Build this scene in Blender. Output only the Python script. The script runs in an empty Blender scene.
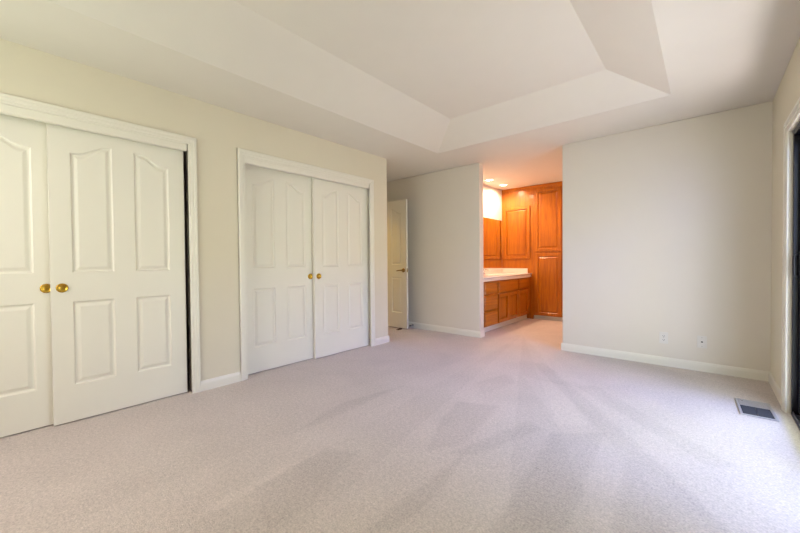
import bpy, bmesh, math, random
from mathutils import Vector, Matrix

S = bpy.context.scene
C = S.collection
random.seed(4)

# ------------------------------------------------------------------ camera
CAM_H = 1.0834
yaw, pitch, roll = math.radians(41.0258), math.radians(0.9127), math.radians(-0.4807)
fw = Vector((-math.sin(yaw) * math.cos(pitch), math.cos(yaw) * math.cos(pitch), -math.sin(pitch)))
rt = Vector((math.cos(yaw), math.sin(yaw), 0))
up = rt.cross(fw)
r2 = rt * math.cos(roll) + up * math.sin(roll)
u2 = -rt * math.sin(roll) + up * math.cos(roll)
cam = bpy.data.cameras.new('camera')
cam.sensor_width = 36
cam.lens = 351.42 / 800 * 36
cam.clip_start = 0.05
co = bpy.data.objects.new('camera', cam)
C.objects.link(co)
m = Matrix((r2, u2, -fw)).transposed().to_4x4()
m.translation = Vector((0, 0, CAM_H))
co.matrix_world = m
S.camera = co

# ------------------------------------------------------------------ world, daylight, exposure
S.view_settings.view_transform = 'Standard'
S.view_settings.look = 'None'
S.view_settings.gamma = 1.0
S.view_settings.use_curve_mapping = False
S.view_settings.exposure = 0.0
w = bpy.data.worlds.new('sky')
S.world = w
w.use_nodes = True
bg = w.node_tree.nodes['Background']


def area(name, loc, target, sx, sy, power, color):
    l = bpy.data.lights.new(name, 'AREA')
    l.shape = 'RECTANGLE'
    l.size, l.size_y = sx, sy
    l.energy = power
    l.color = color
    o = bpy.data.objects.new(name, l)
    C.objects.link(o)
    o.location = loc
    d = Vector(target) - Vector(loc)
    o.rotation_euler = d.to_track_quat('-Z', 'Y').to_euler()
    return o


# daylight arriving through the glass door (sky from above, bounce off the patio from below)
# and through the window in the wall behind the camera; watts per colour channel
W_SKY = (1, 2, 8)
W_SLANT = (5, 10, 62)
W_FAR = (4, 20, 210)
W_PATIO = (66, 60, 61)
W_WINDOW = (43, 25, 36)
W_HALL = (14.4, 8.4, 1.0)
W_LAMP = (62, 40, 26)
W_BATH_FILL = (44, 22, 16)
W_WORLD = (4.45, 5.15, 4.1)
bg.inputs[0].default_value = (*W_WORLD, 1)
bg.inputs[1].default_value = 1.0


def split(c):
    p = max(max(c), 1e-6)
    return p, tuple(v / p for v in c)


def daylight(name, loc, target, sx, sy, c):
    p, col = split(c)
    return area(name, loc, target, sx, sy, p, col)


daylight('door_sky_light', (1.35, 2.65, 3.0), (-0.15, 2.6, 0.0), 1.8, 1.6, W_SKY)
daylight('door_slant_light', (1.75, 0.5, 1.6), (-0.45, 4.4, 0.5), 1.6, 1.6, W_SLANT)
daylight('door_patio_light', (1.0, 2.65, -0.02), (-0.25, 2.65, 2.44), 1.8, 0.8, W_PATIO)
daylight('door_far_sky_light', (3.0, 2.3, 2.75), (-3.2, 2.1, 0.35), 2.6, 0.9, W_FAR)
daylight('window_daylight', (-2.1, -1.75, 2.35), (-2.0, 1.6, 0.3), 1.6, 1.4, W_WINDOW)
daylight('corridor_light', (-4.85, 3.55, 2.36), (-4.6, 3.7, 0.0), 0.4, 0.4, W_HALL)  # not daylight: unseen lamp added to warm the hall alcove

# ------------------------------------------------------------------ measures
H = 2.44
XL, XR, YB = -3.2006, 0.4308, 4.4275
YE = 3.4245            # end of the closet wall
XA, XB = -2.3775, -1.289   # passage to the bathroom
YN = -1.0              # wall behind the camera
WT = 0.115
XHALL = -4.30
XBL = -2.985           # bathroom left wall
YC = 6.45              # face of the built-in cabinets
YBE = 7.0
XBR = -1.0


# ------------------------------------------------------------------ materials
def mat(name, color, rough=0.6, metal=0.0, vary=0.04, vscale=6.0, bump=0.0, bscale=150.0, spec=0.5):
    mt = bpy.data.materials.new(name)
    mt.use_nodes = True
    nt = mt.node_tree
    b = nt.nodes['Principled BSDF']
    b.inputs['Roughness'].default_value = rough
    b.inputs['Metallic'].default_value = metal
    b.inputs['Specular IOR Level'].default_value = spec
    tc = nt.nodes.new('ShaderNodeTexCoord')
    nz = nt.nodes.new('ShaderNodeTexNoise')
    nz.inputs['Scale'].default_value = vscale
    nz.inputs['Detail'].default_value = 4
    nt.links.new(tc.outputs['Object'], nz.inputs['Vector'])
    mx = nt.nodes.new('ShaderNodeMix')
    mx.data_type = 'RGBA'
    c = color
    mx.inputs[6].default_value = (c[0] * (1 - vary), c[1] * (1 - vary), c[2] * (1 - vary), 1)
    mx.inputs[7].default_value = (min(1, c[0] * (1 + vary)), min(1, c[1] * (1 + vary)), min(1, c[2] * (1 + vary)), 1)
    nt.links.new(nz.outputs['Fac'], mx.inputs[0])
    nt.links.new(mx.outputs[2], b.inputs['Base Color'])
    if bump:
        n2 = nt.nodes.new('ShaderNodeTexNoise')
        n2.inputs['Scale'].default_value = bscale
        n2.inputs['Detail'].default_value = 3
        nt.links.new(tc.outputs['Object'], n2.inputs['Vector'])
        bp = nt.nodes.new('ShaderNodeBump')
        bp.inputs['Strength'].default_value = bump
        bp.inputs['Distance'].default_value = 0.002
        nt.links.new(n2.outputs['Fac'], bp.inputs['Height'])
        nt.links.new(bp.outputs['Normal'], b.inputs['Normal'])
    return mt


def mat_wood(name, dark, light, axis='Z', rough=0.32):
    mt = bpy.data.materials.new(name)
    mt.use_nodes = True
    nt = mt.node_tree
    b = nt.nodes['Principled BSDF']
    b.inputs['Roughness'].default_value = rough
    b.inputs['Specular IOR Level'].default_value = 0.35
    b.inputs['Coat Weight'].default_value = 0.25
    b.inputs['Coat Roughness'].default_value = 0.10
    tc = nt.nodes.new('ShaderNodeTexCoord')
    mp = nt.nodes.new('ShaderNodeMapping')
    sc = {'Z': (28, 28, 1.6), 'Y': (28, 1.6, 28), 'X': (1.6, 28, 28)}[axis]
    mp.inputs['Scale'].default_value = sc
    nt.links.new(tc.outputs['Object'], mp.inputs['Vector'])
    n1 = nt.nodes.new('ShaderNodeTexNoise')
    n1.inputs['Scale'].default_value = 1.0
    n1.inputs['Detail'].default_value = 6
    n1.inputs['Distortion'].default_value = 1.2
    nt.links.new(mp.outputs[0], n1.inputs['Vector'])
    mp2 = nt.nodes.new('ShaderNodeMapping')
    mp2.inputs['Scale'].default_value = tuple(v * 7 for v in sc)
    nt.links.new(tc.outputs['Object'], mp2.inputs['Vector'])
    n2 = nt.nodes.new('ShaderNodeTexNoise')
    n2.inputs['Scale'].default_value = 1.0
    n2.inputs['Detail'].default_value = 3
    nt.links.new(mp2.outputs[0], n2.inputs['Vector'])
    md = nt.nodes.new('ShaderNodeMath')
    md.operation = 'MULTIPLY_ADD'
    md.inputs[1].default_value = 0.35
    nt.links.new(n2.outputs['Fac'], md.inputs[0])
    m3 = nt.nodes.new('ShaderNodeMath')
    m3.operation = 'MULTIPLY'
    m3.inputs[1].default_value = 0.75
    nt.links.new(n1.outputs['Fac'], m3.inputs[0])
    nt.links.new(m3.outputs[0], md.inputs[2])
    cr = nt.nodes.new('ShaderNodeValToRGB')
    cr.color_ramp.elements[0].position = 0.30
    cr.color_ramp.elements[0].color = (*dark, 1)
    cr.color_ramp.elements[1].position = 0.75
    cr.color_ramp.elements[1].color = (*light, 1)
    nt.links.new(md.outputs[0], cr.inputs['Fac'])
    nt.links.new(cr.outputs['Color'], b.inputs['Base Color'])
    return mt


# pile laid over by the vacuum cleaner: strength and outline of each stroke, metres on the floor
STROKES = (
    (-1, ((-0.65, 1.22), (-0.41, 1.42), (-0.48, 2.46), (-0.72, 2.27))),
    (-1, ((-0.27, 1.54), (0.10, 1.85), (-0.24, 2.37), (-0.32, 2.33))),
    (-0.8, ((-0.33, 2.26), (-0.27, 2.41), (-1.27, 3.75), (-1.36, 3.68))),
    (-0.7, ((0.03, 2.41), (0.13, 2.50), (-0.72, 3.36), (-0.82, 3.22))),
    (-0.6, ((-1.37, 2.56), (-1.26, 2.99), (-1.42, 3.17), (-1.53, 2.76))),
    (-0.9, ((-0.96, 1.73), (-0.79, 2.27), (-0.89, 2.32), (-1.08, 1.66))),
    (-1, ((-1.95, 1.44), (-1.88, 2.17), (-1.96, 2.37), (-2.10, 1.73), (-1.94, 1.09))),
    (-1, ((-1.08, 1.79), (-1.15, 2.44), (-1.42, 2.31), (-1.35, 1.95), (-1.20, 1.58))),
    (-1, ((-0.88, 1.05), (-0.92, 1.25), (-0.86, 1.82), (-0.97, 2.00), (-1.02, 1.68), (-1.03, 0.96))),
    (-0.7, ((-1.33, 0.70), (-1.32, 0.91), (-1.50, 1.33), (-1.64, 1.21), (-1.62, 0.80))),
    (0.7, ((-1.61, 0.64), (-1.66, 1.05), (-1.69, 0.94), (-1.66, 0.56))),
    (0.6, ((-0.72, 2.41), (-0.57, 2.53), (-0.94, 3.18), (-1.27, 3.21))),
)


def mat_carpet():
    mt = bpy.data.materials.new('beige_carpet')
    mt.use_nodes = True
    nt = mt.node_tree
    N, L = nt.nodes, nt.links
    b = N['Principled BSDF']
    b.inputs['Roughness'].default_value = 1.0
    b.inputs['Specular IOR Level'].default_value = 0.1
    b.inputs['Sheen Weight'].default_value = 0.15
    b.inputs['Sheen Roughness'].default_value = 0.6
    tc = N.new('ShaderNodeTexCoord')

    def math_(op, a, bb=None, c=None):
        n = N.new('ShaderNodeMath')
        n.operation = op
        for i, v in enumerate((a, bb, c)):
            if v is None:
                continue
            if isinstance(v, (int, float)):
                n.inputs[i].default_value = v
            else:
                L.new(v, n.inputs[i])
        return n.outputs[0]

    def noise(scale, detail=3, dist=0.0, vec=None):
        n = N.new('ShaderNodeTexNoise')
        n.inputs['Scale'].default_value = scale
        n.inputs['Detail'].default_value = detail
        n.inputs['Distortion'].default_value = dist
        L.new(vec or tc.outputs['Object'], n.inputs['Vector'])
        return n.outputs['Fac']

    sx = N.new('ShaderNodeSeparateXYZ')
    L.new(tc.outputs['Object'], sx.inputs[0])
    wobv = N.new('ShaderNodeTexNoise')
    wobv.inputs['Scale'].default_value = 7.0
    wobv.inputs['Detail'].default_value = 4
    L.new(tc.outputs['Object'], wobv.inputs['Vector'])
    ws = N.new('ShaderNodeVectorMath')
    ws.operation = 'MULTIPLY_ADD'
    ws.inputs[1].default_value = (0.06, 0.06, 0)
    ws.inputs[2].default_value = (-0.03, -0.03, 0)
    L.new(wobv.outputs['Color'], ws.inputs[0])
    wp = N.new('ShaderNodeVectorMath')
    L.new(tc.outputs['Object'], wp.inputs[0])
    L.new(ws.outputs[0], wp.inputs[1])
    pos = wp.outputs[0]
    st = None
    for wgt, pts in STROKES:
        inside = None
        for k, (ax, ay) in enumerate(pts):
            bx_, by_ = pts[(k + 1) % len(pts)]
            nx, ny = -(by_ - ay), bx_ - ax
            ln = math.hypot(nx, ny)
            nx, ny = nx / ln, ny / ln
            d = N.new('ShaderNodeVectorMath')
            d.operation = 'DOT_PRODUCT'
            d.inputs[1].default_value = (nx, ny, 0)
            L.new(pos, d.inputs[0])
            h = math_('SUBTRACT', d.outputs['Value'], nx * ax + ny * ay)
            inside = h if inside is None else math_('MINIMUM', inside, h)
        mr = N.new('ShaderNodeMapRange')
        mr.interpolation_type = 'SMOOTHSTEP'
        mr.inputs['From Min'].default_value = -0.025
        mr.inputs['From Max'].default_value = 0.02
        mr.inputs['To Max'].default_value = wgt
        L.new(inside, mr.inputs['Value'])
        st = mr.outputs[0] if st is None else math_('ADD', st, mr.outputs[0])
    # fainter straight strokes fanning out from the bathroom passage
    sx = N.new('ShaderNodeSeparateXYZ')
    L.new(pos, sx.inputs[0])
    dx = math_('SUBTRACT', sx.outputs['X'], -2.0)
    dy = math_('SUBTRACT', 5.0, sx.outputs['Y'])
    fan = math_('FLOOR', math_('MULTIPLY', math_('ARCTAN2', dx, dy), 11.0))
    wn = N.new('ShaderNodeTexWhiteNoise')
    wn.noise_dimensions = '1D'
    L.new(fan, wn.inputs['W'])
    fan = math_('SUBTRACT', wn.outputs['Value'], 0.5)
    patch = math_('SUBTRACT', noise(2.6, 5, 0.6), 0.5)
    # tufts
    g1 = math_('SUBTRACT', noise(120, 3), 0.5)
    g2 = math_('SUBTRACT', noise(48, 3), 0.5)
    v = math_('MULTIPLY', st, 0.10)
    v = math_('MULTIPLY_ADD', fan, 0.075, v)
    v = math_('MULTIPLY_ADD', patch, 0.22, v)
    v = math_('MULTIPLY_ADD', g1, 0.85, v)
    v = math_('MULTIPLY_ADD', g2, 0.45, v)
    v = math_('ADD', v, 1.0)
    vm = N.new('ShaderNodeVectorMath')
    vm.operation = 'SCALE'
    vm.inputs[0].default_value = (0.57, 0.505, 0.46)
    L.new(v, vm.inputs['Scale'])
    L.new(vm.outputs[0], b.inputs['Base Color'])
    bp = N.new('ShaderNodeBump')
    bp.inputs['Strength'].default_value = 0.6
    bp.inputs['Distance'].default_value = 0.006
    L.new(noise(170, 4), bp.inputs['Height'])
    L.new(bp.outputs['Normal'], b.inputs['Normal'])
    return mt


def mat_glass():
    mt = bpy.data.materials.new('window_glass')
    mt.use_nodes = True
    nt = mt.node_tree
    nt.nodes.remove(nt.nodes['Principled BSDF'])
    out = nt.nodes['Material Output']
    t = nt.nodes.new('ShaderNodeBsdfTransparent')
    g = nt.nodes.new('ShaderNodeBsdfGlossy')
    g.inputs['Roughness'].default_value = 0.02
    lw = nt.nodes.new('ShaderNodeLayerWeight')
    pw = nt.nodes.new('ShaderNodeMath')
    pw.operation = 'POWER'
    pw.inputs[1].default_value = 5.0
    nt.links.new(lw.outputs['Facing'], pw.inputs[0])
    f = nt.nodes.new('ShaderNodeMath')
    f.operation = 'MULTIPLY_ADD'
    f.inputs[1].default_value = 0.5
    f.inputs[2].default_value = 0.03
    nt.links.new(pw.outputs[0], f.inputs[0])
    mx = nt.nodes.new('ShaderNodeMixShader')
    nt.links.new(f.outputs[0], mx.inputs[0])
    nt.links.new(t.outputs[0], mx.inputs[1])
    nt.links.new(g.outputs[0], mx.inputs[2])
    nt.links.new(mx.outputs[0], out.inputs[0])
    return mt


def mat_emit(name, color, strength):
    mt = bpy.data.materials.new(name)
    mt.use_nodes = True
    b = mt.node_tree.nodes['Principled BSDF']
    b.inputs['Base Color'].default_value = (0.9, 0.9, 0.88, 1)
    b.inputs['Emission Color'].default_value = (*color, 1)
    b.inputs['Emission Strength'].default_value = strength
    return mt


M_WALL = mat('cream_wall_paint', (0.715, 0.655, 0.52), 0.75, vary=0.015, bump=0.10, bscale=160)
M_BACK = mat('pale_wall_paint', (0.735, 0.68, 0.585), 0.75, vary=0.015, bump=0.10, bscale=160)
M_CEIL = mat('ceiling_paint', (0.76, 0.715, 0.64), 0.85, vary=0.02, bump=0.25, bscale=90)
M_WHITE = mat('white_trim_paint', (0.80, 0.765, 0.67), 0.38, vary=0.01)
M_DOOR = mat('white_door_paint', (0.80, 0.765, 0.67), 0.42, vary=0.012, bump=0.03, bscale=220)
M_BATHWALL = mat('white_bath_paint', (0.82, 0.79, 0.74), 0.7, vary=0.01, bump=0.1, bscale=160)
M_CARPET = mat_carpet()
M_BRASS = mat('polished_brass', (0.60, 0.38, 0.06), 0.25, 1.0, vary=0.08, vscale=40)
M_BRASS_D = mat('antique_brass', (0.30, 0.20, 0.08), 0.35, 1.0, vary=0.10, vscale=40)
M_WOOD = mat_wood('honey_oak', (0.27, 0.062, 0.002), (0.52, 0.168, 0.004), 'Z')
M_WOODY = mat_wood('honey_oak_along_y', (0.27, 0.062, 0.002), (0.52, 0.168, 0.004), 'Y')
M_WOODX = mat_wood('honey_oak_along_x', (0.27, 0.062, 0.002), (0.52, 0.168, 0.004), 'X')
M_COUNTER = mat('cultured_marble', (0.82, 0.74, 0.66), 0.18, vary=0.05, vscale=9)
M_CHROME = mat('chrome', (0.75, 0.75, 0.76), 0.12, 1.0, vary=0.03)
M_MIRROR = mat('mirror_silver', (0.88, 0.88, 0.87), 0.015, 1.0, vary=0.005)
M_BRONZE = mat('dark_bronze_aluminium', (0.012, 0.011, 0.014), 0.35, 0.3, vary=0.1)
M_ALU = mat('worn_aluminium', (0.14, 0.15, 0.19), 0.5, 0.8, vary=0.1, vscale=30)
M_GLASS = mat_glass()
M_PLATE = mat('outlet_plastic', (0.74, 0.71, 0.65), 0.35, vary=0.01)
M_SLOT = mat('dark_slot', (0.02, 0.02, 0.02), 0.6, vary=0.1)
M_VENT = mat('grey_vent_enamel', (0.40, 0.385, 0.38), 0.45, 0.2, vary=0.05, vscale=40)
M_VENT_SHADE = mat('dark_vent_shade', (0.03, 0.03, 0.035), 0.7, vary=0.1)
M_RUBBER = mat('brown_rubber', (0.03, 0.012, 0.008), 0.7, vary=0.1)
M_STEEL = mat('spring_steel', (0.30, 0.29, 0.27), 0.35, 1.0, vary=0.05)
M_PATIO = mat('patio_concrete', (0.55, 0.54, 0.51), 0.9, vary=0.12, vscale=3, bump=0.3)
M_LENS = mat_emit('lit_lamp_lens', (1.0, 0.84, 0.64), 14.0)
M_RING = mat('white_lamp_ring', (0.85, 0.83, 0.78), 0.4, vary=0.01)


# ------------------------------------------------------------------ helpers
def add_box(bm, x0, x1, y0, y1, z0, z1, bev=0.0, seg=2):
    t = bmesh.new()
    bmesh.ops.create_cube(t, size=1)
    for v in t.verts:
        v.co = Vector(((x0 + x1) / 2 + v.co.x * (x1 - x0), (y0 + y1) / 2 + v.co.y * (y1 - y0), (z0 + z1) / 2 + v.co.z * (z1 - z0)))
    if bev:
        bmesh.ops.bevel(t, geom=t.edges[:], offset=bev, segments=seg, affect='EDGES', profile=0.5)
    merge(bm, t)


def merge(bm, t, mtx=None):
    if mtx is not None:
        bmesh.ops.transform(t, matrix=mtx, verts=t.verts)
    me = bpy.data.meshes.new('tmp')
    t.to_mesh(me)
    t.free()
    bm.from_mesh(me)
    bpy.data.meshes.remove(me)


def add_lathe(bm, prof, mtx=None, n=32):
    """prof: (radius, height) pairs, revolved about local Z"""
    t = bmesh.new()
    rings = []
    for r, h in prof:
        if r < 1e-6:
            rings.append([t.verts.new((0, 0, h))])
        else:
            rings.append([t.verts.new((r * math.cos(2 * math.pi * k / n), r * math.sin(2 * math.pi * k / n), h)) for k in range(n)])
    for a, b in zip(rings, rings[1:]):
        for k in range(n):
            k2 = (k + 1) % n
            if len(a) == 1 and len(b) == 1:
                continue
            if len(a) == 1:
                t.faces.new((a[0], b[k2], b[k])) if False else t.faces.new((a[0], b[k], b[k2]))
            elif len(b) == 1:
                t.faces.new((a[k], a[k2], b[0]))
            else:
                t.faces.new((a[k], a[k2], b[k2], b[k]))
    bmesh.ops.recalc_face_normals(t, faces=t.faces[:])
    for f in t.faces:
        f.smooth = True
    merge(bm, t, mtx)


def add_tube(bm, pts, r, n=12):
    """round bar along pts, r a number or one radius per point"""
    t = bmesh.new()
    pts = [Vector(p) for p in pts]
    rr = r if isinstance(r, (list, tuple)) else [r] * len(pts)
    rings = []
    for i, p in enumerate(pts):
        d = (pts[min(i + 1, len(pts) - 1)] - pts[max(i - 1, 0)]).normalized()
        a = d.orthogonal().normalized() if i == 0 else (a - d * a.dot(d)).normalized()
        b = d.cross(a)
        rings.append([t.verts.new(p + (a * math.cos(2 * math.pi * k / n) + b * math.sin(2 * math.pi * k / n)) * rr[i]) for k in range(n)])
    for A, B in zip(rings, rings[1:]):
        for k in range(n):
            t.faces.new((A[k], A[(k + 1) % n], B[(k + 1) % n], B[k]))
    t.faces.new(rings[0][::-1])
    t.faces.new(rings[-1])
    bmesh.ops.recalc_face_normals(t, faces=t.faces[:])
    for f in t.faces:
        f.smooth = len(f.verts) == 4
    merge(bm, t)


def obj(name, bm, mt, parent=None, label=None):
    me = bpy.data.meshes.new(name)
    bm.to_mesh(me)
    bm.free()
    me.materials.append(mt)
    o = bpy.data.objects.new(name, me)
    C.objects.link(o)
    if parent:
        o.parent = parent
    if label:
        o['label'] = label
    return o


def box(name, mt, x0, x1, y0, y1, z0, z1, bev=0.0, parent=None, label=None):
    bm = bmesh.new()
    add_box(bm, x0, x1, y0, y1, z0, z1, bev)
    return obj(name, bm, mt, parent, label)


def struct(name, bm, mt, parent=None):
    o = obj(name, bm, mt, parent)
    o['kind'] = 'structure'
    return o


def sbox(name, mt, *boxes, bev=0.0):
    bm = bmesh.new()
    for b in boxes:
        add_box(bm, *b, bev)
    return struct(name, bm, mt)


def tag(o, label, cat, group=None):
    o['label'] = label
    o['category'] = cat
    o['kind'] = 'thing'
    if group:
        o['group'] = group
    return o


def thing(name, label, cat, loc=(0, 0, 0), rotz=0.0, group=None):
    """an Empty at the base of a thing that parents its parts"""
    o = bpy.data.objects.new(name, None)
    o.empty_display_size = 0.1
    C.objects.link(o)
    o.location = loc
    o.rotation_euler = (0, 0, rotz)
    return tag(o, label, cat, group)


def dup(root, loc, label):
    r = root.copy()
    C.objects.link(r)
    r.location = loc
    r['label'] = label
    for ch in list(root.children):
        c = ch.copy()
        C.objects.link(c)
        c.parent = r
        for g in ch.children:
            d = g.copy()
            C.objects.link(d)
            d.parent = c
    return r


# ------------------------------------------------------------------ room shell
bm = bmesh.new()
add_box(bm, -5.6, XR + 0.138, YN - 0.12, 7.2, -0.10, 0.0)
struct('floor', bm, M_CARPET)

# ceiling with its raised tray (sloping sides)
tL, tR, tY, tN = -2.566, -0.222, 3.6975, -0.27
uL, uR, uY, uN, uZ = -2.113, -0.620, 3.291, 0.13, 2.630
bm = bmesh.new()
O = [bm.verts.new(p) for p in ((-5.6, YN - 0.12, H), (XR + 0.14, YN - 0.12, H), (XR + 0.14, 7.2, H), (-5.6, 7.2, H))]
I = [bm.verts.new(p) for p in ((tL, tN, H), (tR, tN, H), (tR, tY, H), (tL, tY, H))]
U = [bm.verts.new(p) for p in ((uL, uN, uZ), (uR, uN, uZ), (uR, uY, uZ), (uL, uY, uZ))]
for k in range(4):
    j = (k + 1) % 4
    bm.faces.new((O[k], I[k], I[j], O[j]))
    bm.faces.new((I[k], U[k], U[j], I[j]))
bm.faces.new(U[::-1])
T = [bm.verts.new((v.co.x, v.co.y, H + 0.4)) for v in O]
for k in range(4):
    j = (k + 1) % 4
    bm.faces.new((O[k], O[j], T[j], T[k]))
bm.faces.new(T)
bmesh.ops.recalc_face_normals(bm, faces=bm.faces[:])
struct('ceiling', bm, M_CEIL)

# closet wall with its two openings
C1 = (-0.55, 1.072)        # clear openings between the jambs
C2 = (1.515, 3.140)
J = 0.012
OT = 2.05
sbox('wall_left', M_WALL,
     (XL - WT, XL, YN, C1[0] - J, 0, H),
     (XL - WT, XL, C1[0] - J, C1[1] + J, OT + J, H),
     (XL - WT, XL, C1[1] + J, C2[0] - J, 0, H),
     (XL - WT, XL, C2[0] - J, C2[1] + J, OT + J, H),
     (XL - WT, XL, C2[1] + J, YE, 0, H))
sbox('wall_closet_end', M_WALL, (XHALL, XL - WT, YE - WT, YE, 0, H))
sbox('wall_closet_partition', M_WALL, (-3.95, XL - WT, 1.22, 1.32, 0, H))
sbox('wall_closet_back', M_WALL, (-4.05, -3.95, YN, YE - WT, 0, H))
# hall alcove with the doorway of the bedroom door
sbox('wall_hall', M_WALL, (XHALL - WT, XHALL, YE - WT, 3.452, 0, H), (XHALL - WT, XHALL, 4.252, YB, 0, H), (XHALL - WT, XHALL, 3.452, 4.252, 2.07, H))
sbox('wall_corridor', M_WALL, (-5.5, -5.4, 2.4, 5.4, 0, H), (-5.4, XHALL - WT, 2.4, 2.5, 0, H), (-5.4, XHALL - WT, 5.3, 5.4, 0, H))
sbox('wall_back_left', M_BACK, (XHALL - WT, XA, YB, YB + WT, 0, H), bev=0.008)
sbox('wall_back_right', M_BACK, (XB, XR + WT, YB, YB + WT, 0, H), bev=0.008)
# right wall with the sliding door
D0, D1, DT = 1.75, 3.60, 1.955
sbox('wall_right', M_WALL,
     (XR, XR + WT, YN, D0, 0, H), (XR, XR + WT, D0, D1, DT, H), (XR, XR + WT, D1, YB, 0, H))
# wall behind the camera with a window
W0, W1, WZ0, WZ1 = -2.95, -1.35, 0.8, 2.25
sbox('wall_near', M_WALL,
     (-4.05, W0, YN - WT, YN, 0, H), (W1, XR + WT, YN - WT, YN, 0, H),
     (W0, W1, YN - WT, YN, 0, WZ0), (W0, W1, YN - WT, YN, WZ1, H))
bm = bmesh.new()
for a, b, c, d in ((W0, W0 + .05, WZ0, WZ1), (W1 - .05, W1, WZ0, WZ1), (W0, W1, WZ0, WZ0 + .05), (W0, W1, WZ1 - .05, WZ1), (-2.18, -2.12, WZ0, WZ1)):
    add_box(bm, a, b, YN - 0.08, YN - 0.03, c, d)
win = struct('window_1', bm, M_WHITE)
bm = bmesh.new()
add_box(bm, W0 + .04, W1 - .04, YN - 0.058, YN - 0.052, WZ0 + .04, WZ1 - .04)
struct('pane', bm, M_GLASS, win)
# bathroom
sbox('wall_bath_left', M_BATHWALL, (XBL - 0.1, XBL, YB + WT, YBE, 0, H))
sbox('wall_bath_end', M_BATHWALL, (XBL - 0.1, XBR + 0.1, YBE, YBE + 0.1, 0, H))
sbox('wall_bath_right', M_BATHWALL, (XBR, XBR + 0.1, YB + WT, YBE, 0, H))
sbox('ground_patio', M_PATIO, (XR + 0.14, 6.0, -3.0, 8.0, -0.16, -0.06))


# baseboards
def baseboard(name, p0, p1, nrm):
    """profiled board from p0 to p1 (wall line), projecting along nrm"""
    prof = [(0, 0), (0.013, 0), (0.013, 0.062), (0.010, 0.074), (0.006, 0.084), (0.0, 0.088)]
    b_ = bmesh.new()
    A = [b_.verts.new((p0[0] + nrm[0] * d, p0[1] + nrm[1] * d, z)) for d, z in prof]
    B = [b_.verts.new((p1[0] + nrm[0] * d, p1[1] + nrm[1] * d, z)) for d, z in prof]
    for k in range(len(prof)):
        j = (k + 1) % len(prof)
        b_.faces.new((A[k], A[j], B[j], B[k]))
    b_.faces.new(A)
    b_.faces.new(B[::-1])
    bmesh.ops.recalc_face_normals(b_, faces=b_.faces[:])
    return struct(name, b_, M_WHITE)


baseboard('baseboard_left_1', (XL, 1.107), (XL, 1.445), (1, 0))
baseboard('baseboard_left_2', (XL, 3.168), (XL, YE + 0.013), (1, 0))
baseboard('baseboard_closet_end', (XL, YE), (XHALL, YE), (0, 1))
baseboard('baseboard_back_left', (XHALL, YB), (XA + 0.013, YB), (0, -1))
baseboard('baseboard_passage', (XA, YB), (XA, YB + WT), (1, 0))
baseboard('baseboard_back_right', (XB - 0.013, YB), (XR, YB), (0, -1))
baseboard('baseboard_right', (XR, 3.677), (XR, YB), (-1, 0))
baseboard('baseboard_near', (XL, YN), (XR, YN), (0, 1))
baseboard('baseboard_right_near', (XR, YN), (XR, D0 - 0.076), (-1, 0))


# casings: stepped boards round an opening in a wall of constant X, projecting along s
def casing(name, X, s, y0, y1, top, w, z_top):
    b_ = bmesh.new()
    for d, a, c in ((0.010, 0.0, w), (0.015, w * 0.25, w), (0.020, w * 0.62, w * 0.94)):
        lo, hi = sorted((X, X + s * d))
        add_box(b_, lo, hi, y0 - c, y0 - a, 0, top + a, 0.002, 1)
        add_box(b_, lo, hi, y1 + a, y1 + c, 0, top + a, 0.002, 1)
        add_box(b_, lo, hi, y0 - c, y1 + c, top + a, top + c, 0.002, 1)
    return struct(name, b_, M_WHITE)


casing('trim_1', XL, 1, C1[0], 1.045, OT, 0.062, H)
casing('trim_2', XL, 1, 1.513, 3.104, OT, 0.066, H)
casing('trim_3', XR, -1, D0, D1, DT, 0.076, H)
casing('trim_4', XHALL, 1, 3.452, 4.252, 2.07, 0.06, H)
# jamb linings
for n_, (a, b) in (('trim_5', C1), ('trim_6', C2)):
    sbox(n_, M_WHITE, (XL - WT - 0.02, XL + 0.001, b, b + J, 0, OT), (XL - WT - 0.02, XL + 0.001, a - J, a, 0, OT),
         (XL - WT - 0.02, XL + 0.001, a - J, b + J, OT, OT + J))
# fascia boards that hide the closet door tracks
for n_, (a, b) in (('trim_7', (C1[0], 1.045)), ('trim_8', (1.513, 3.104))):
    bm = bmesh.new()
    add_box(bm, XL - 0.030, XL + 0.006, a + 0.001, b - 0.008, 2.000, OT, 0.002, 1)
    add_box(bm, XL - 0.024, XL + 0.001, a + 0.001, b - 0.006, 1.995, 2.004, 0.002, 1)
    struct(n_, bm, M_WHITE)


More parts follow.
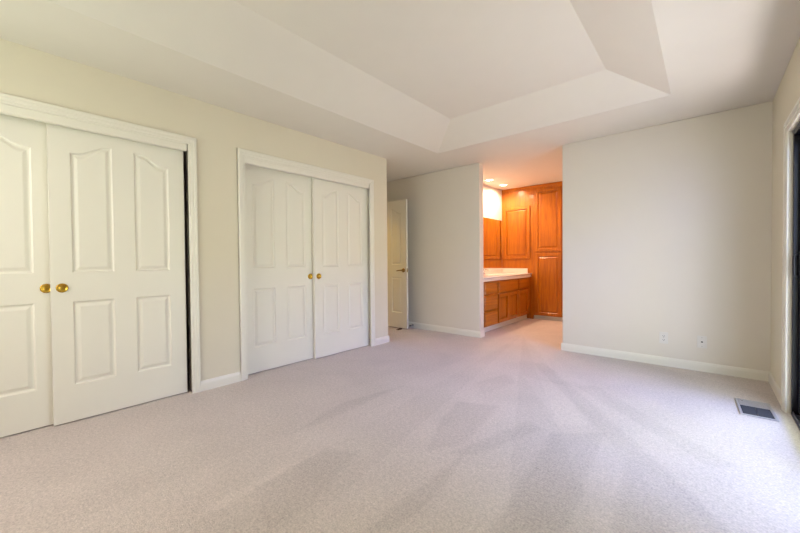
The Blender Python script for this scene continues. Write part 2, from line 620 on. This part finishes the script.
# ------------------------------------------------------------------ moulded four-panel doors with an arched top pair
def moulded_door(bm, wd, z0, z1, th):
    """slab in local coords: width along X (0..wd), face towards -Y at y=0, back at y=th"""
    k = wd / 0.795
    cols = ((0.106 * k, 0.333 * k), (0.459 * k, 0.686 * k))

    def outline(c, top, side):
        x0, x1 = cols[c]
        if top:
            pts = [(x0, 1.022), (x1, 1.022)]
            n = 14
            tops = []
            for i in range(n + 1):
                t = i / n
                s = t ** 1.9 / (t ** 1.9 + (1 - t) ** 1.9)
                x = x0 + (x1 - x0) * t
                z = 1.838 + 0.078 * (s if c == 0 else 1 - s)
                tops.append((x, z))
            return pts + tops[::-1]
        return [(x0, 0.255), (x1, 0.255), (x1, 0.826), (x0, 0.826)]

    def inset(pts, d):
        xs = [p[0] for p in pts]
        zs = [p[1] for p in pts]
        x0, x1, zb = min(xs), max(xs), min(zs)
        out = []
        for x, z in pts:
            nx = x0 + d + (x - x0) * (x1 - x0 - 2 * d) / (x1 - x0)
            nz = z + d if abs(z - zb) < 1e-6 else z - d
            out.append((nx, nz))
        return out

    for face_y, sg in ((0.0, 1), (th, -1)):
        t = bmesh.new()
        outer = [t.verts.new((x, face_y, z)) for x, z in ((0, z0), (wd, z0), (wd, z1), (0, z1))]
        edges = [t.edges.new((outer[i], outer[(i + 1) % 4])) for i in range(4)]
        loops = []
        for c in (0, 1):
            for top in (True, False):
                p0 = outline(c, top, 0)
                L0 = [t.verts.new((x, face_y, z)) for x, z in p0]
                edges += [t.edges.new((L0[i], L0[(i + 1) % len(L0)])) for i in range(len(L0))]
                loops.append((p0, L0))
        bmesh.ops.triangle_fill(t, edges=edges, use_beauty=True, use_dissolve=False)
        for p0, L0 in loops:
            prev = L0
            for d, dep in ((0.004, 0.003), (0.009, 0.0085), (0.015, 0.0095), (0.020, 0.009), (0.036, 0.003), (0.040, 0.002)):
                cur = [t.verts.new((x, face_y + sg * dep, z)) for x, z in inset(p0, d)]
                for i in range(len(cur)):
                    j = (i + 1) % len(cur)
                    t.faces.new((prev[i], prev[j], cur[j], cur[i]))
                prev = cur
            t.faces.new(prev)
        bmesh.ops.recalc_face_normals(t, faces=t.faces[:])
        # make sure the face looks outwards
        t.faces.ensure_lookup_table()
        s_ = sum(f.normal.y * f.calc_area() for f in t.faces)
        if s_ * sg > 0:
            bmesh.ops.reverse_faces(t, faces=t.faces[:])
        merge(bm, t)
    t = bmesh.new()
    a = [t.verts.new((x, 0, z)) for x, z in ((0, z0), (wd, z0), (wd, z1), (0, z1))]
    b = [t.verts.new((x, th, z)) for x, z in ((0, z0), (wd, z0), (wd, z1), (0, z1))]
    for i in range(4):
        j = (i + 1) % 4
        t.faces.new((a[i], b[i], b[j], a[j]))
    bmesh.ops.recalc_face_normals(t, faces=t.faces[:])
    merge(bm, t)
    bmesh.ops.remove_doubles(bm, verts=bm.verts[:], dist=1e-5)


DW = 0.795


def closet_door(label, pull_x):
    """local X runs along +Y in the room, local -Y faces the room (+X)"""
    r = thing('closet_door', label, 'sliding door', (0, 0, 0), math.pi / 2, 'white sliding closet doors')
    b_ = bmesh.new()
    moulded_door(b_, DW, 0.008, 2.035, 0.035)
    obj('slab', b_, M_DOOR, r)
    b_ = bmesh.new()
    mt = Matrix.Translation((pull_x, 0.0, 0.921)) @ Matrix.Rotation(math.pi / 2, 4, 'X')
    # round cup pull: raised rim, dished centre
    add_lathe(b_, [(0.031, -0.001), (0.031, 0.004), (0.029, 0.0075), (0.026, 0.0080), (0.0235, 0.0065), (0.020, 0.0038), (0.014, 0.0020), (0.007, 0.0014), (0.0, 0.0012)], mt, 36)
    p = obj('finger_pull', b_, M_BRASS, r, 'round brass finger pull')
    for x in (0.12, DW - 0.12):
        box('roller_hanger', M_STEEL, x - 0.03, x + 0.03, 0.014, 0.020, 2.03, 2.049, parent=r)
    return r


GR = 'white sliding closet doors'
FX, RX = XL - 0.055, XL - 0.098
a = closet_door('front white arched-panel sliding door of the nearer closet, black gap beside its jamb', 0.054)
a.location = (FX, 0.234, 0)
c2f = dup(a, (FX, 2.304, 0), 'front white sliding door of the farther closet, nearest the hall opening')
c2f.scale = (0.829 / DW, 1, 1)
r1 = closet_door('rear white sliding door cut by the left picture edge, brass pull half covered', DW - 0.054)
r1.location = (RX, -0.525, 0)
c2r = dup(r1, (RX, 1.520, 0), 'rear white sliding door of the farther closet, beside the wall between closets')
c2r.scale = (0.814 / DW, 1, 1)

# ------------------------------------------------------------------ bedroom door standing open in the hall
DD = 0.755
hinge = Vector((-4.287, 4.222, 0))
bd = thing('bedroom_door', 'white four-panel door standing open in the hall, with a brass lever', 'door', hinge, math.radians(-0.6))
bm = bmesh.new()
moulded_door(bm, DD, 0.016, 2.045, 0.035)
obj('slab', bm, M_DOOR, bd)


def lever_bm(side):
    b_ = bmesh.new()
    y = -0.001 if side < 0 else 0.036
    rx = Matrix.Translation((DD - 0.062, y, 0.935)) @ Matrix.Rotation(math.pi / 2 if side < 0 else -math.pi / 2, 4, 'X')
    add_lathe(b_, [(0.0, -0.001), (0.033, -0.001), (0.033, 0.004), (0.028, 0.010), (0.014, 0.012), (0.011, 0.018), (0.011, 0.048), (0.0, 0.050)], rx, 28)
    yo = y + side * 0.045
    add_tube(b_, [(DD - 0.055, yo, 0.935), (DD - 0.09, yo, 0.936), (DD - 0.13, yo + side * -0.004, 0.934), (DD - 0.175, yo + side * -0.008, 0.926)], [0.011, 0.010, 0.0085, 0.0075])
    return b_


obj('door_lever', lever_bm(-1), M_BRASS_D, bd, 'antique brass lever handle')
obj('door_lever', lever_bm(1), M_BRASS_D, bd, 'antique brass lever handle on the far face')
bm = bmesh.new()
add_box(bm, DD - 0.0005, DD + 0.0015, 0.006, 0.029, 0.905, 0.965)
add_box(bm, DD, DD + 0.009, 0.011, 0.024, 0.927, 0.945, 0.003)
obj('latch', bm, M_BRASS_D, bd)
for z in (0.22, 1.03, 1.83):
    bm = bmesh.new()
    add_tube(bm, [(-0.004, -0.004, z - 0.045), (-0.004, -0.004, z + 0.045)], 0.006)
    obj('hinge', bm, M_BRASS_D, bd)

# door stops
st = thing('door_stop', 'small spring door stop sticking out of the hall baseboard beside the open door', 'door stop', (-3.572, YB - 0.013, 0.045))
bm = bmesh.new()
pts = []
for i in range(90):
    t = i / 89
    an = t * 2 * math.pi * 9
    pts.append((0.0075 * math.cos(an), -0.006 - 0.058 * t, 0.0075 * math.sin(an)))
add_tube(bm, pts, 0.0018, 6)
obj('spring', bm, M_STEEL, st)
bm = bmesh.new()
add_lathe(bm, [(0, 0), (0.014, 0), (0.014, 0.003), (0.009, 0.007), (0, 0.007)], Matrix.Rotation(math.pi / 2, 4, 'X'), 18)
obj('mount', bm, M_STEEL, st)
bm = bmesh.new()
add_lathe(bm, [(0, 0.062), (0.0105, 0.062), (0.0115, 0.070), (0.0105, 0.080), (0.006, 0.083), (0, 0.083)], Matrix.Rotation(math.pi / 2, 4, 'X'), 18)
obj('tip', bm, M_SLOT, st, 'dark rubber tip')

bm = bmesh.new()
sec = [(-0.055, 0.0), (0.04, 0.0), (0.04, 0.016), (0.03, 0.017), (-0.055, 0.004)]
A = [bm.verts.new((-3.645 + 0.022, 4.2 + y - 0.035, z)) for y, z in sec]
B = [bm.verts.new((-3.645 - 0.022, 4.2 + y - 0.035, z)) for y, z in sec]
for k in range(5):
    bm.faces.new((A[k], A[(k + 1) % 5], B[(k + 1) % 5], B[k]))
bm.faces.new(A)
bm.faces.new(B[::-1])
bmesh.ops.recalc_face_normals(bm, faces=bm.faces[:])
o = obj('door_wedge', bm, M_RUBBER)
tag(o, 'dark brown rubber wedge on the carpet at the foot of the open door', 'door stop')

# ------------------------------------------------------------------ sliding glass door on the right
sd = thing('sliding_glass_door', 'dark bronze framed sliding glass door in the right wall', 'glass door', (XR + 0.07, (D0 + D1) / 2, 0))
yc = (D0 + D1) / 2
half = (D1 - D0) / 2
fx0, fx1 = XR + 0.018 - sd.location.x, XR + 0.13 - sd.location.x
bm = bmesh.new()
add_box(bm, fx0, fx1, -half, -half + 0.035, 0.0, DT, 0.002, 1)
add_box(bm, fx0, fx1, half - 0.035, half, 0.0, DT, 0.002, 1)
add_box(bm, fx0, fx1, -half + 0.035, half - 0.035, DT - 0.04, DT, 0.002, 1)
obj('frame', bm, M_BRONZE, sd)
bm = bmesh.new()
add_box(bm, fx0, fx1, -half + 0.035, half - 0.035, 0.0, 0.012, 0.001, 1)
for x in (fx0 + 0.004, fx0 + 0.040, fx0 + 0.082):
    add_box(bm, x, x + 0.005, -half + 0.035, half - 0.035, 0.011, 0.030, 0.001, 1)
obj('track', bm, M_ALU, sd, 'grey metal bottom track')
for nm, x, ya, yb in (('fixed_panel', fx0 + 0.070, -half + 0.036, 0.03), ('sliding_panel', fx0 + 0.030, -0.03, half - 0.036)):
    bm = bmesh.new()
    za, zb = 0.031, DT - 0.041
    add_box(bm, x, x + 0.028, ya, ya + 0.055, za, zb, 0.002, 1)
    add_box(bm, x, x + 0.028, yb - 0.055, yb, za, zb, 0.002, 1)
    add_box(bm, x, x + 0.028, ya + .055, yb - .055, za, za + 0.07, 0.002, 1)
    add_box(bm, x, x + 0.028, ya + .055, yb - .055, zb - 0.055, zb, 0.002, 1)
    pn = obj(nm, bm, M_BRONZE, sd)
    bm = bmesh.new()
    add_box(bm, x + 0.011, x + 0.017, ya + .05, yb - .05, za + .065, zb - .05)
    obj('glass', bm, M_GLASS, pn, 'clear glass pane')
bm = bmesh.new()
hx = fx0 + 0.030
add_box(bm, hx - 0.006, hx, half - 0.078, half - 0.052, 0.93, 1.13, 0.003)
add_tube(bm, [(hx - 0.004, half - 0.065, 0.95), (hx - 0.030, half - 0.065, 0.965), (hx - 0.030, half - 0.065, 1.095), (hx - 0.004, half - 0.065, 1.11)], 0.007)
obj('pull_handle', bm, M_BRONZE, sd)

# ------------------------------------------------------------------ floor register
vt = thing('floor_vent', 'grey metal floor vent set in the carpet near the glass door', 'vent', (0.272, 3.548, 0), math.radians(2))
bm = bmesh.new()
vx, vy = 0.094, 0.178
fl = 0.016
for b in ((-vx, vx, -vy, -vy + fl), (-vx, vx, vy - fl, vy), (-vx, -vx + fl, -vy + fl, vy - fl), (vx - fl, vx, -vy + fl, vy - fl)):
    add_box(bm, *b, 0.0005, 0.008, 0.002, 1)
obj('frame', bm, M_VENT, vt)
bm = bmesh.new()
add_box(bm, -vx + .004, vx - .004, -vy + .004, vy - .004, 0.0004, 0.0015)
obj('duct_opening', bm, M_VENT_SHADE, vt)
for nm, y0, y1, tilt in (('far_louvers', 0.028, vy - fl, -1), ('near_louvers', -vy + fl, 0.028, 1)):
    bm = bmesh.new()
    n = 5 if tilt < 0 else int((y1 - y0) / 0.0125)
    for i in range(n):
        y = y0 + (i + 0.5) * (y1 - y0) / n
        t = bmesh.new()
        bmesh.ops.create_cube(t, size=1)
        bmesh.ops.scale(t, vec=(2 * (vx - fl) - 0.002, (y1 - y0) / n - 0.0012 if tilt < 0 else 0.007, 0.0009), verts=t.verts)
        an = math.radians(-1.5 if tilt < 0 else 42)
        merge(bm, t, Matrix.Translation((0, y, 0.0048)) @ Matrix.Rotation(an, 4, 'X'))
    add_box(bm, -0.002, 0.002, y0, y1, 0.0062, 0.0074)
    obj(nm, bm, M_VENT if tilt < 0 else M_VENT_SHADE, vt, 'closed pale louvers' if tilt < 0 else 'open louvers, shade in their dark colour')  # near slats coloured dark for the shade of the open vent
bm = bmesh.new()
add_box(bm, -0.06, -0.052, vy - 0.05, vy - 0.025, 0.005, 0.013, 0.002)
obj('damper_lever', bm, M_VENT, vt)

# ------------------------------------------------------------------ wall plates on the back wall


def plate_bm():
    b_ = bmesh.new()
    add_box(b_, -0.0355, 0.0355, -0.0055, 0.0, -0.058, 0.058, 0.0025, 2)
    return b_


ou = thing('electrical_outlet', 'white duplex electrical outlet low on the back wall, nearer the bathroom passage', 'outlet', (-0.318, YB, 0.283))
obj('cover_plate', plate_bm(), M_PLATE, ou)
for z in (0.0195, -0.0195):
    bm = bmesh.new()
    add_box(bm, -0.0165, 0.0165, -0.0075, -0.005, z - 0.0135, z + 0.0135, 0.002, 2)
    rc = obj('receptacle', bm, M_PLATE, ou)
    bm = bmesh.new()
    add_box(bm, -0.0085, -0.0055, -0.0080, -0.0072, z - 0.003, z + 0.006)
    add_box(bm, 0.0055, 0.0085, -0.0080, -0.0072, z - 0.003, z + 0.006)
    add_box(bm, -0.0025, 0.0025, -0.0080, -0.0072, z - 0.0095, z - 0.0055)
    obj('slots', bm, M_SLOT, rc, 'dark slots')
bm = bmesh.new()
add_lathe(bm, [(0, 0.0075), (0.003, 0.007), (0.003, 0.005)], Matrix.Rotation(math.pi / 2, 4, 'X'), 12)
obj('screw', bm, M_STEEL, ou)
jk = thing('phone_jack', 'white wall plate with one dark jack, nearer the right corner', 'wall plate', (-0.024, YB, 0.283))
obj('cover_plate', plate_bm(), M_PLATE, jk)
bm = bmesh.new()
add_box(bm, -0.010, 0.010, -0.0075, -0.005, -0.010, 0.010, 0.001, 1)
sk = obj('socket', bm, M_PLATE, jk)
bm = bmesh.new()
add_box(bm, -0.0065, 0.0065, -0.0080, -0.0072, -0.006, 0.006)
obj('port', bm, M_SLOT, sk, 'dark port')
for z in (0.042, -0.042):
    bm = bmesh.new()
    add_lathe(bm, [(0, 0.0075), (0.003, 0.007), (0.003, 0.005)], Matrix.Translation((0, 0, z)) @ Matrix.Rotation(math.pi / 2, 4, 'X'), 12)
    obj('screw', bm, M_STEEL, jk)


# ------------------------------------------------------------------ bathroom cabinetry
def panel_door(name, parent, axis, p, u0, u1, z0, z1, th=0.019, st=0.055, arch=False, wood=None):
    """frame-and-raised-panel door; axis 'Y': faces -Y, u along X, front at y=p-th; axis 'X': faces +X, u along Y"""
    def bx(b_, a0, a1, d0, d1, c0, c1, bev):
        if axis == 'Y':
            add_box(b_, a0, a1, p - d1, p - d0, c0, c1, bev, 1)
        else:
            add_box(b_, p + d0, p + d1, a0, a1, c0, c1, bev, 1)
    b_ = bmesh.new()
    bx(b_, u0, u0 + st, 0, th, z0, z1, 0.004)
    bx(b_, u1 - st, u1, 0, th, z0, z1, 0.004)
    bx(b_, u0 + st - .003, u1 - st + .003, 0, th - 0.001, z0, z0 + st, 0.004)
    bx(b_, u0 + st - .003, u1 - st + .003, 0, th - 0.001, z1 - st, z1, 0.004)
    d = obj(name, b_, wood or M_WOOD, parent)
    b_ = bmesh.new()
    a0, a1, c0, c1 = u0 + st - 0.004, u1 - st + 0.004, z0 + st - 0.004, z1 - st + 0.004
    lev = [(0.0, 0.004), (0.013, 0.003), (min(0.034, (a1 - a0) * 0.25), 0.013), (min(0.037, (a1 - a0) * 0.3), 0.0145)]
    rings = []
    for i_, dep in lev:
        ring = []
        for u, z in ((a0 + i_, c0 + i_), (a1 - i_, c0 + i_), (a1 - i_, c1 - i_), (a0 + i_, c1 - i_)):
            ring.append(b_.verts.new((u, p - dep, z) if axis == 'Y' else (p + dep, u, z)))
        rings.append(ring)
    for R0, R1 in zip(rings, rings[1:]):
        for k in range(4):
            j = (k + 1) % 4
            b_.faces.new((R0[k], R0[j], R1[j], R1[k]))
    b_.faces.new(rings[-1])
    bk = []
    for u, z in ((a0, c0), (a1, c0), (a1, c1), (a0, c1)):
        bk.append(b_.verts.new((u, p - 0.001, z) if axis == 'Y' else (p + 0.001, u, z)))
    for k in range(4):
        j = (k + 1) % 4
        b_.faces.new((bk[k], bk[j], rings[0][j], rings[0][k]))
    b_.faces.new(bk)
    bmesh.ops.recalc_face_normals(b_, faces=b_.faces[:])
    obj('raised_panel', b_, wood or M_WOOD, d)
    return d


# tall cabinet on the right, with two doors
XC = -2.388
tc = thing('linen_cabinet', 'tall honey-oak linen cabinet with two stacked doors at the bathroom end', 'cabinet', (0, 0, 0))
box('carcass', M_WOOD, XC, -1.80, YC + 0.019, YBE, 0.075, H - 0.002, parent=tc)
bm = bmesh.new()
ff = YC
for b in ((XC, XC + 0.055, 0.075, H - 0.002), (-1.90, -1.80, 0.075, H - 0.002), (XC + .055, -1.90, 2.33, H - 0.002), (XC + .055, -1.90, 1.19, 1.24), (XC + .055, -1.90, 0.075, 0.10)):
    add_box(bm, b[0], b[1], ff, ff + 0.019, b[2], b[3])
obj('face_frame', bm, M_WOOD, tc)
panel_door('upper_door', tc, 'Y', YC, -2.345, -1.892, 1.232, 2.345)
panel_door('lower_door', tc, 'Y', YC, -2.345, -1.892, 0.080, 1.198)
box('toe_kick', M_WHITE, XC, -1.80, YC + 0.06, YC + 0.08, 0.0, 0.075, parent=tc, label='pale toe kick')
box('crown_strip', M_WOODX, XC, -1.80, YC - 0.006, YC, H - 0.05, H - 0.003, 0.002, parent=tc)

# cabinet above the end of the counter
wc = thing('counter_end_cabinet', 'honey-oak cabinet with one raised-panel door above the end of the vanity counter', 'cabinet', (0, 0, 0))
box('carcass', M_WOOD, XBL + 0.002, XC - 0.001, YC + 0.019, YBE, 0.0, H - 0.002, parent=wc)
box('face_frame', M_WOOD, XBL + 0.002, XC - 0.001, YC, YC + 0.019, 0.0, H - 0.002, parent=wc)
panel_door('door', wc, 'Y', YC, -2.945, -2.435, 1.105, 2.075, th=0.024)
box('crown_strip', M_WOODX, XBL + 0.002, XC - 0.001, YC - 0.006, YC, H - 0.05, H - 0.003, 0.002, parent=wc)

# vanity along the left wall
VX = -2.43
VY0 = YB + WT + 0.004
va = thing('vanity_cabinet', 'honey-oak vanity base with drawers and doors under the pale counter', 'cabinet', (0, 0, 0))
box('carcass', M_WOODY, XBL + 0.002, VX - 0.034, VY0, YC - 0.001, 0.095, 0.768, parent=va)
bm = bmesh.new()
z0, z1 = 0.095, 0.768
stiles = ((VY0, 4.66), (5.066, 5.106), (5.853, 5.893), (6.303, YC - 0.001))
for s0, s1 in stiles:
    add_box(bm, VX - 0.034, VX - 0.012, s0, s1, z0, z1)
for (a, b) in ((4.66, 5.066), (5.106, 5.853), (5.893, 6.303)):
    add_box(bm, VX - 0.034, VX - 0.012, a, b, 0.735, z1)
    add_box(bm, VX - 0.034, VX - 0.012, a, b, z0, 0.13)
    add_box(bm, VX - 0.034, VX - 0.012, a, b, 0.545, 0.585)
add_box(bm, VX - 0.034, VX - 0.012, 4.66, 5.066, 0.315, 0.350)
obj('face_frame', bm, M_WOOD, va)


def drawer(name, ya, yb, za, zb):
    b_ = bmesh.new()
    add_box(b_, VX - 0.0115, VX + 0.012, ya, yb, za, zb, 0.004, 1)
    add_box(b_, VX + 0.010, VX + 0.018, ya + 0.008, yb - 0.008, za + 0.008, zb - 0.008, 0.004, 1)
    return obj(name, b_, M_WOODY, va)


drawer('drawer', 4.645, 5.068, 0.578, 0.748)
drawer('drawer', 4.645, 5.068, 0.342, 0.556)
drawer('drawer', 4.645, 5.068, 0.108, 0.322)
drawer('false_drawer_front', 5.106, 5.855, 0.572, 0.748)
drawer('drawer', 5.892, 6.314, 0.578, 0.748)
panel_door('door', va, 'X', VX - 0.0115, 5.106, 5.470, 0.108, 0.556, th=0.029, st=0.05)
panel_door('door', va, 'X', VX - 0.0115, 5.480, 5.855, 0.108, 0.556, th=0.029, st=0.05)
panel_door('door', va, 'X', VX - 0.0115, 5.892, 6.314, 0.108, 0.556, th=0.029, st=0.05)
box('toe_kick', M_WHITE, VX - 0.09, VX - 0.07, VY0, YC - 0.001, 0.0, 0.094, parent=va, label='pale toe kick')

# counter with integral basin
ct = thing('vanity_countertop', 'pinkish white cultured marble counter with backsplash on the oak vanity', 'countertop', (0, 0, 0))
CZ0, CZ1 = 0.770, 0.838
cx0, cx1, cy0, cy1 = XBL + 0.002, VX + 0.014, VY0, YC - 0.001
bcx, bcy, ba, bb = -2.68, 5.46, 0.155, 0.215
bm = bmesh.new()
n = 40
t = bmesh.new()
out = [t.verts.new(p) for p in ((cx0, cy0, CZ1), (cx1, cy0, CZ1), (cx1, cy1, CZ1), (cx0, cy1, CZ1))]
eds = [t.edges.new((out[i], out[(i + 1) % 4])) for i in range(4)]
ring = [t.verts.new((bcx + ba * math.cos(2 * math.pi * i / n), bcy + bb * math.sin(2 * math.pi * i / n), CZ1)) for i in range(n)]
eds += [t.edges.new((ring[i], ring[(i + 1) % n])) for i in range(n)]
bmesh.ops.triangle_fill(t, edges=eds, use_beauty=True)
bo = [t.verts.new((v.co.x, v.co.y, CZ0)) for v in out]
for i in range(4):
    t.faces.new((out[i], out[(i + 1) % 4], bo[(i + 1) % 4], bo[i]))
bmesh.ops.recalc_face_normals(t, faces=t.faces[:])
merge(bm, t)
add_tube(bm, [(cx1, cy0 + .001, CZ1 - 0.012), (cx1, cy1 - .001, CZ1 - 0.012)], 0.012)
obj('slab', bm, M_COUNTER, ct)
bm = bmesh.new()
prev = None
for sc_, z in ((1.0, CZ1), (0.97, CZ1 - 0.01), (0.9, CZ1 - 0.03), (0.75, CZ1 - 0.052), (0.45, CZ1 - 0.064), (0.12, CZ1 - 0.067)):
    cur = [bm.verts.new((bcx + ba * sc_ * math.cos(2 * math.pi * i / n), bcy + bb * sc_ * math.sin(2 * math.pi * i / n), z)) for i in range(n)]
    if prev:
        for i in range(n):
            bm.faces.new((prev[i], prev[(i + 1) % n], cur[(i + 1) % n], cur[i])).smooth = True
    prev = cur
bm.faces.new(prev)
bmesh.ops.recalc_face_normals(bm, faces=bm.faces[:])
bmesh.ops.reverse_faces(bm, faces=bm.faces[:])
obj('basin', bm, M_COUNTER, ct)
box('backsplash', M_COUNTER, XBL + 0.001, XBL + 0.02, cy0, cy1, CZ1, 0.927, 0.003, parent=ct)
box('side_splash', M_COUNTER, XBL + 0.021, VX - 0.05, YC - 0.021, YC - 0.001, CZ1, 0.925, 0.003, parent=ct)

fa = thing('faucet', 'small chrome bathroom faucet at the back of the vanity counter', 'faucet', (-2.885, 5.46, CZ1 + 0.001))
bm = bmesh.new()
add_box(bm, -0.027, 0.027, -0.08, 0.08, 0.0, 0.014, 0.006, 3)
obj('base', bm, M_CHROME, fa)
bm = bmesh.new()
add_tube(bm, [(0, 0, 0.012), (0.0, 0, 0.05), (0.012, 0, 0.078), (0.04, 0, 0.092), (0.085, 0, 0.086), (0.108, 0, 0.072), (0.113, 0, 0.060)], [0.014, 0.013, 0.012, 0.0115, 0.011, 0.0105, 0.010], 16)
obj('spout', bm, M_CHROME, fa)
for y in (-0.053, 0.053):
    bm = bmesh.new()
    add_lathe(bm, [(0, 0.012), (0.017, 0.012), (0.014, 0.028), (0.016, 0.036), (0.021, 0.044), (0.021, 0.060), (0.015, 0.068), (0, 0.069)], Matrix.Translation((0, y, 0)), 20)
    obj('handle', bm, M_CHROME, fa)

mi = box('vanity_mirror', M_MIRROR, XBL + 0.001, XBL + 0.006, VY0 + 0.02, YC - 0.012, 0.930, 1.845)
tag(mi, 'frameless wall mirror above the vanity counter, reflecting the oak cabinet door', 'mirror')


# ------------------------------------------------------------------ recessed lights in the bathroom ceiling
def downlight(loc, label, watts=W_LAMP):
    r = thing('recessed_downlight', label, 'ceiling light', loc, 0, 'recessed bathroom ceiling lights')
    b_ = bmesh.new()
    add_lathe(b_, [(0.056, -0.002), (0.060, -0.006), (0.074, -0.005), (0.078, -0.0005), (0.056, -0.0005)], None, 40)
    obj('trim_ring', b_, M_RING, r)
    b_ = bmesh.new()
    add_lathe(b_, [(0, -0.0035), (0.030, -0.0035), (0.057, -0.002), (0.057, -0.0008), (0, -0.0008)], None, 40)
    obj('lamp_lens', b_, M_LENS, r, 'glowing lens')
    l = bpy.data.lights.new('downlight_beam', 'SPOT')
    l.energy, l.color = split(watts)
    l.spot_size = math.radians(172)
    l.spot_blend = 0.6
    l.shadow_soft_size = 0.05
    lo = bpy.data.objects.new('downlight_beam', l)
    C.objects.link(lo)
    lo.parent = r
    lo.location = (0, 0, -0.02)
    return r


downlight((-2.767, 5.507, H), 'lit recessed ceiling light over the vanity, nearer the bedroom')
downlight((-2.765, 6.048, H), 'lit recessed ceiling light next to the oak cabinets')
downlight((-1.42, 5.55, H), 'added unseen recessed light over the bathroom floor, brightening the ceiling', W_BATH_FILL)  # third fixture, out of view, added to brighten the bathroom ceiling
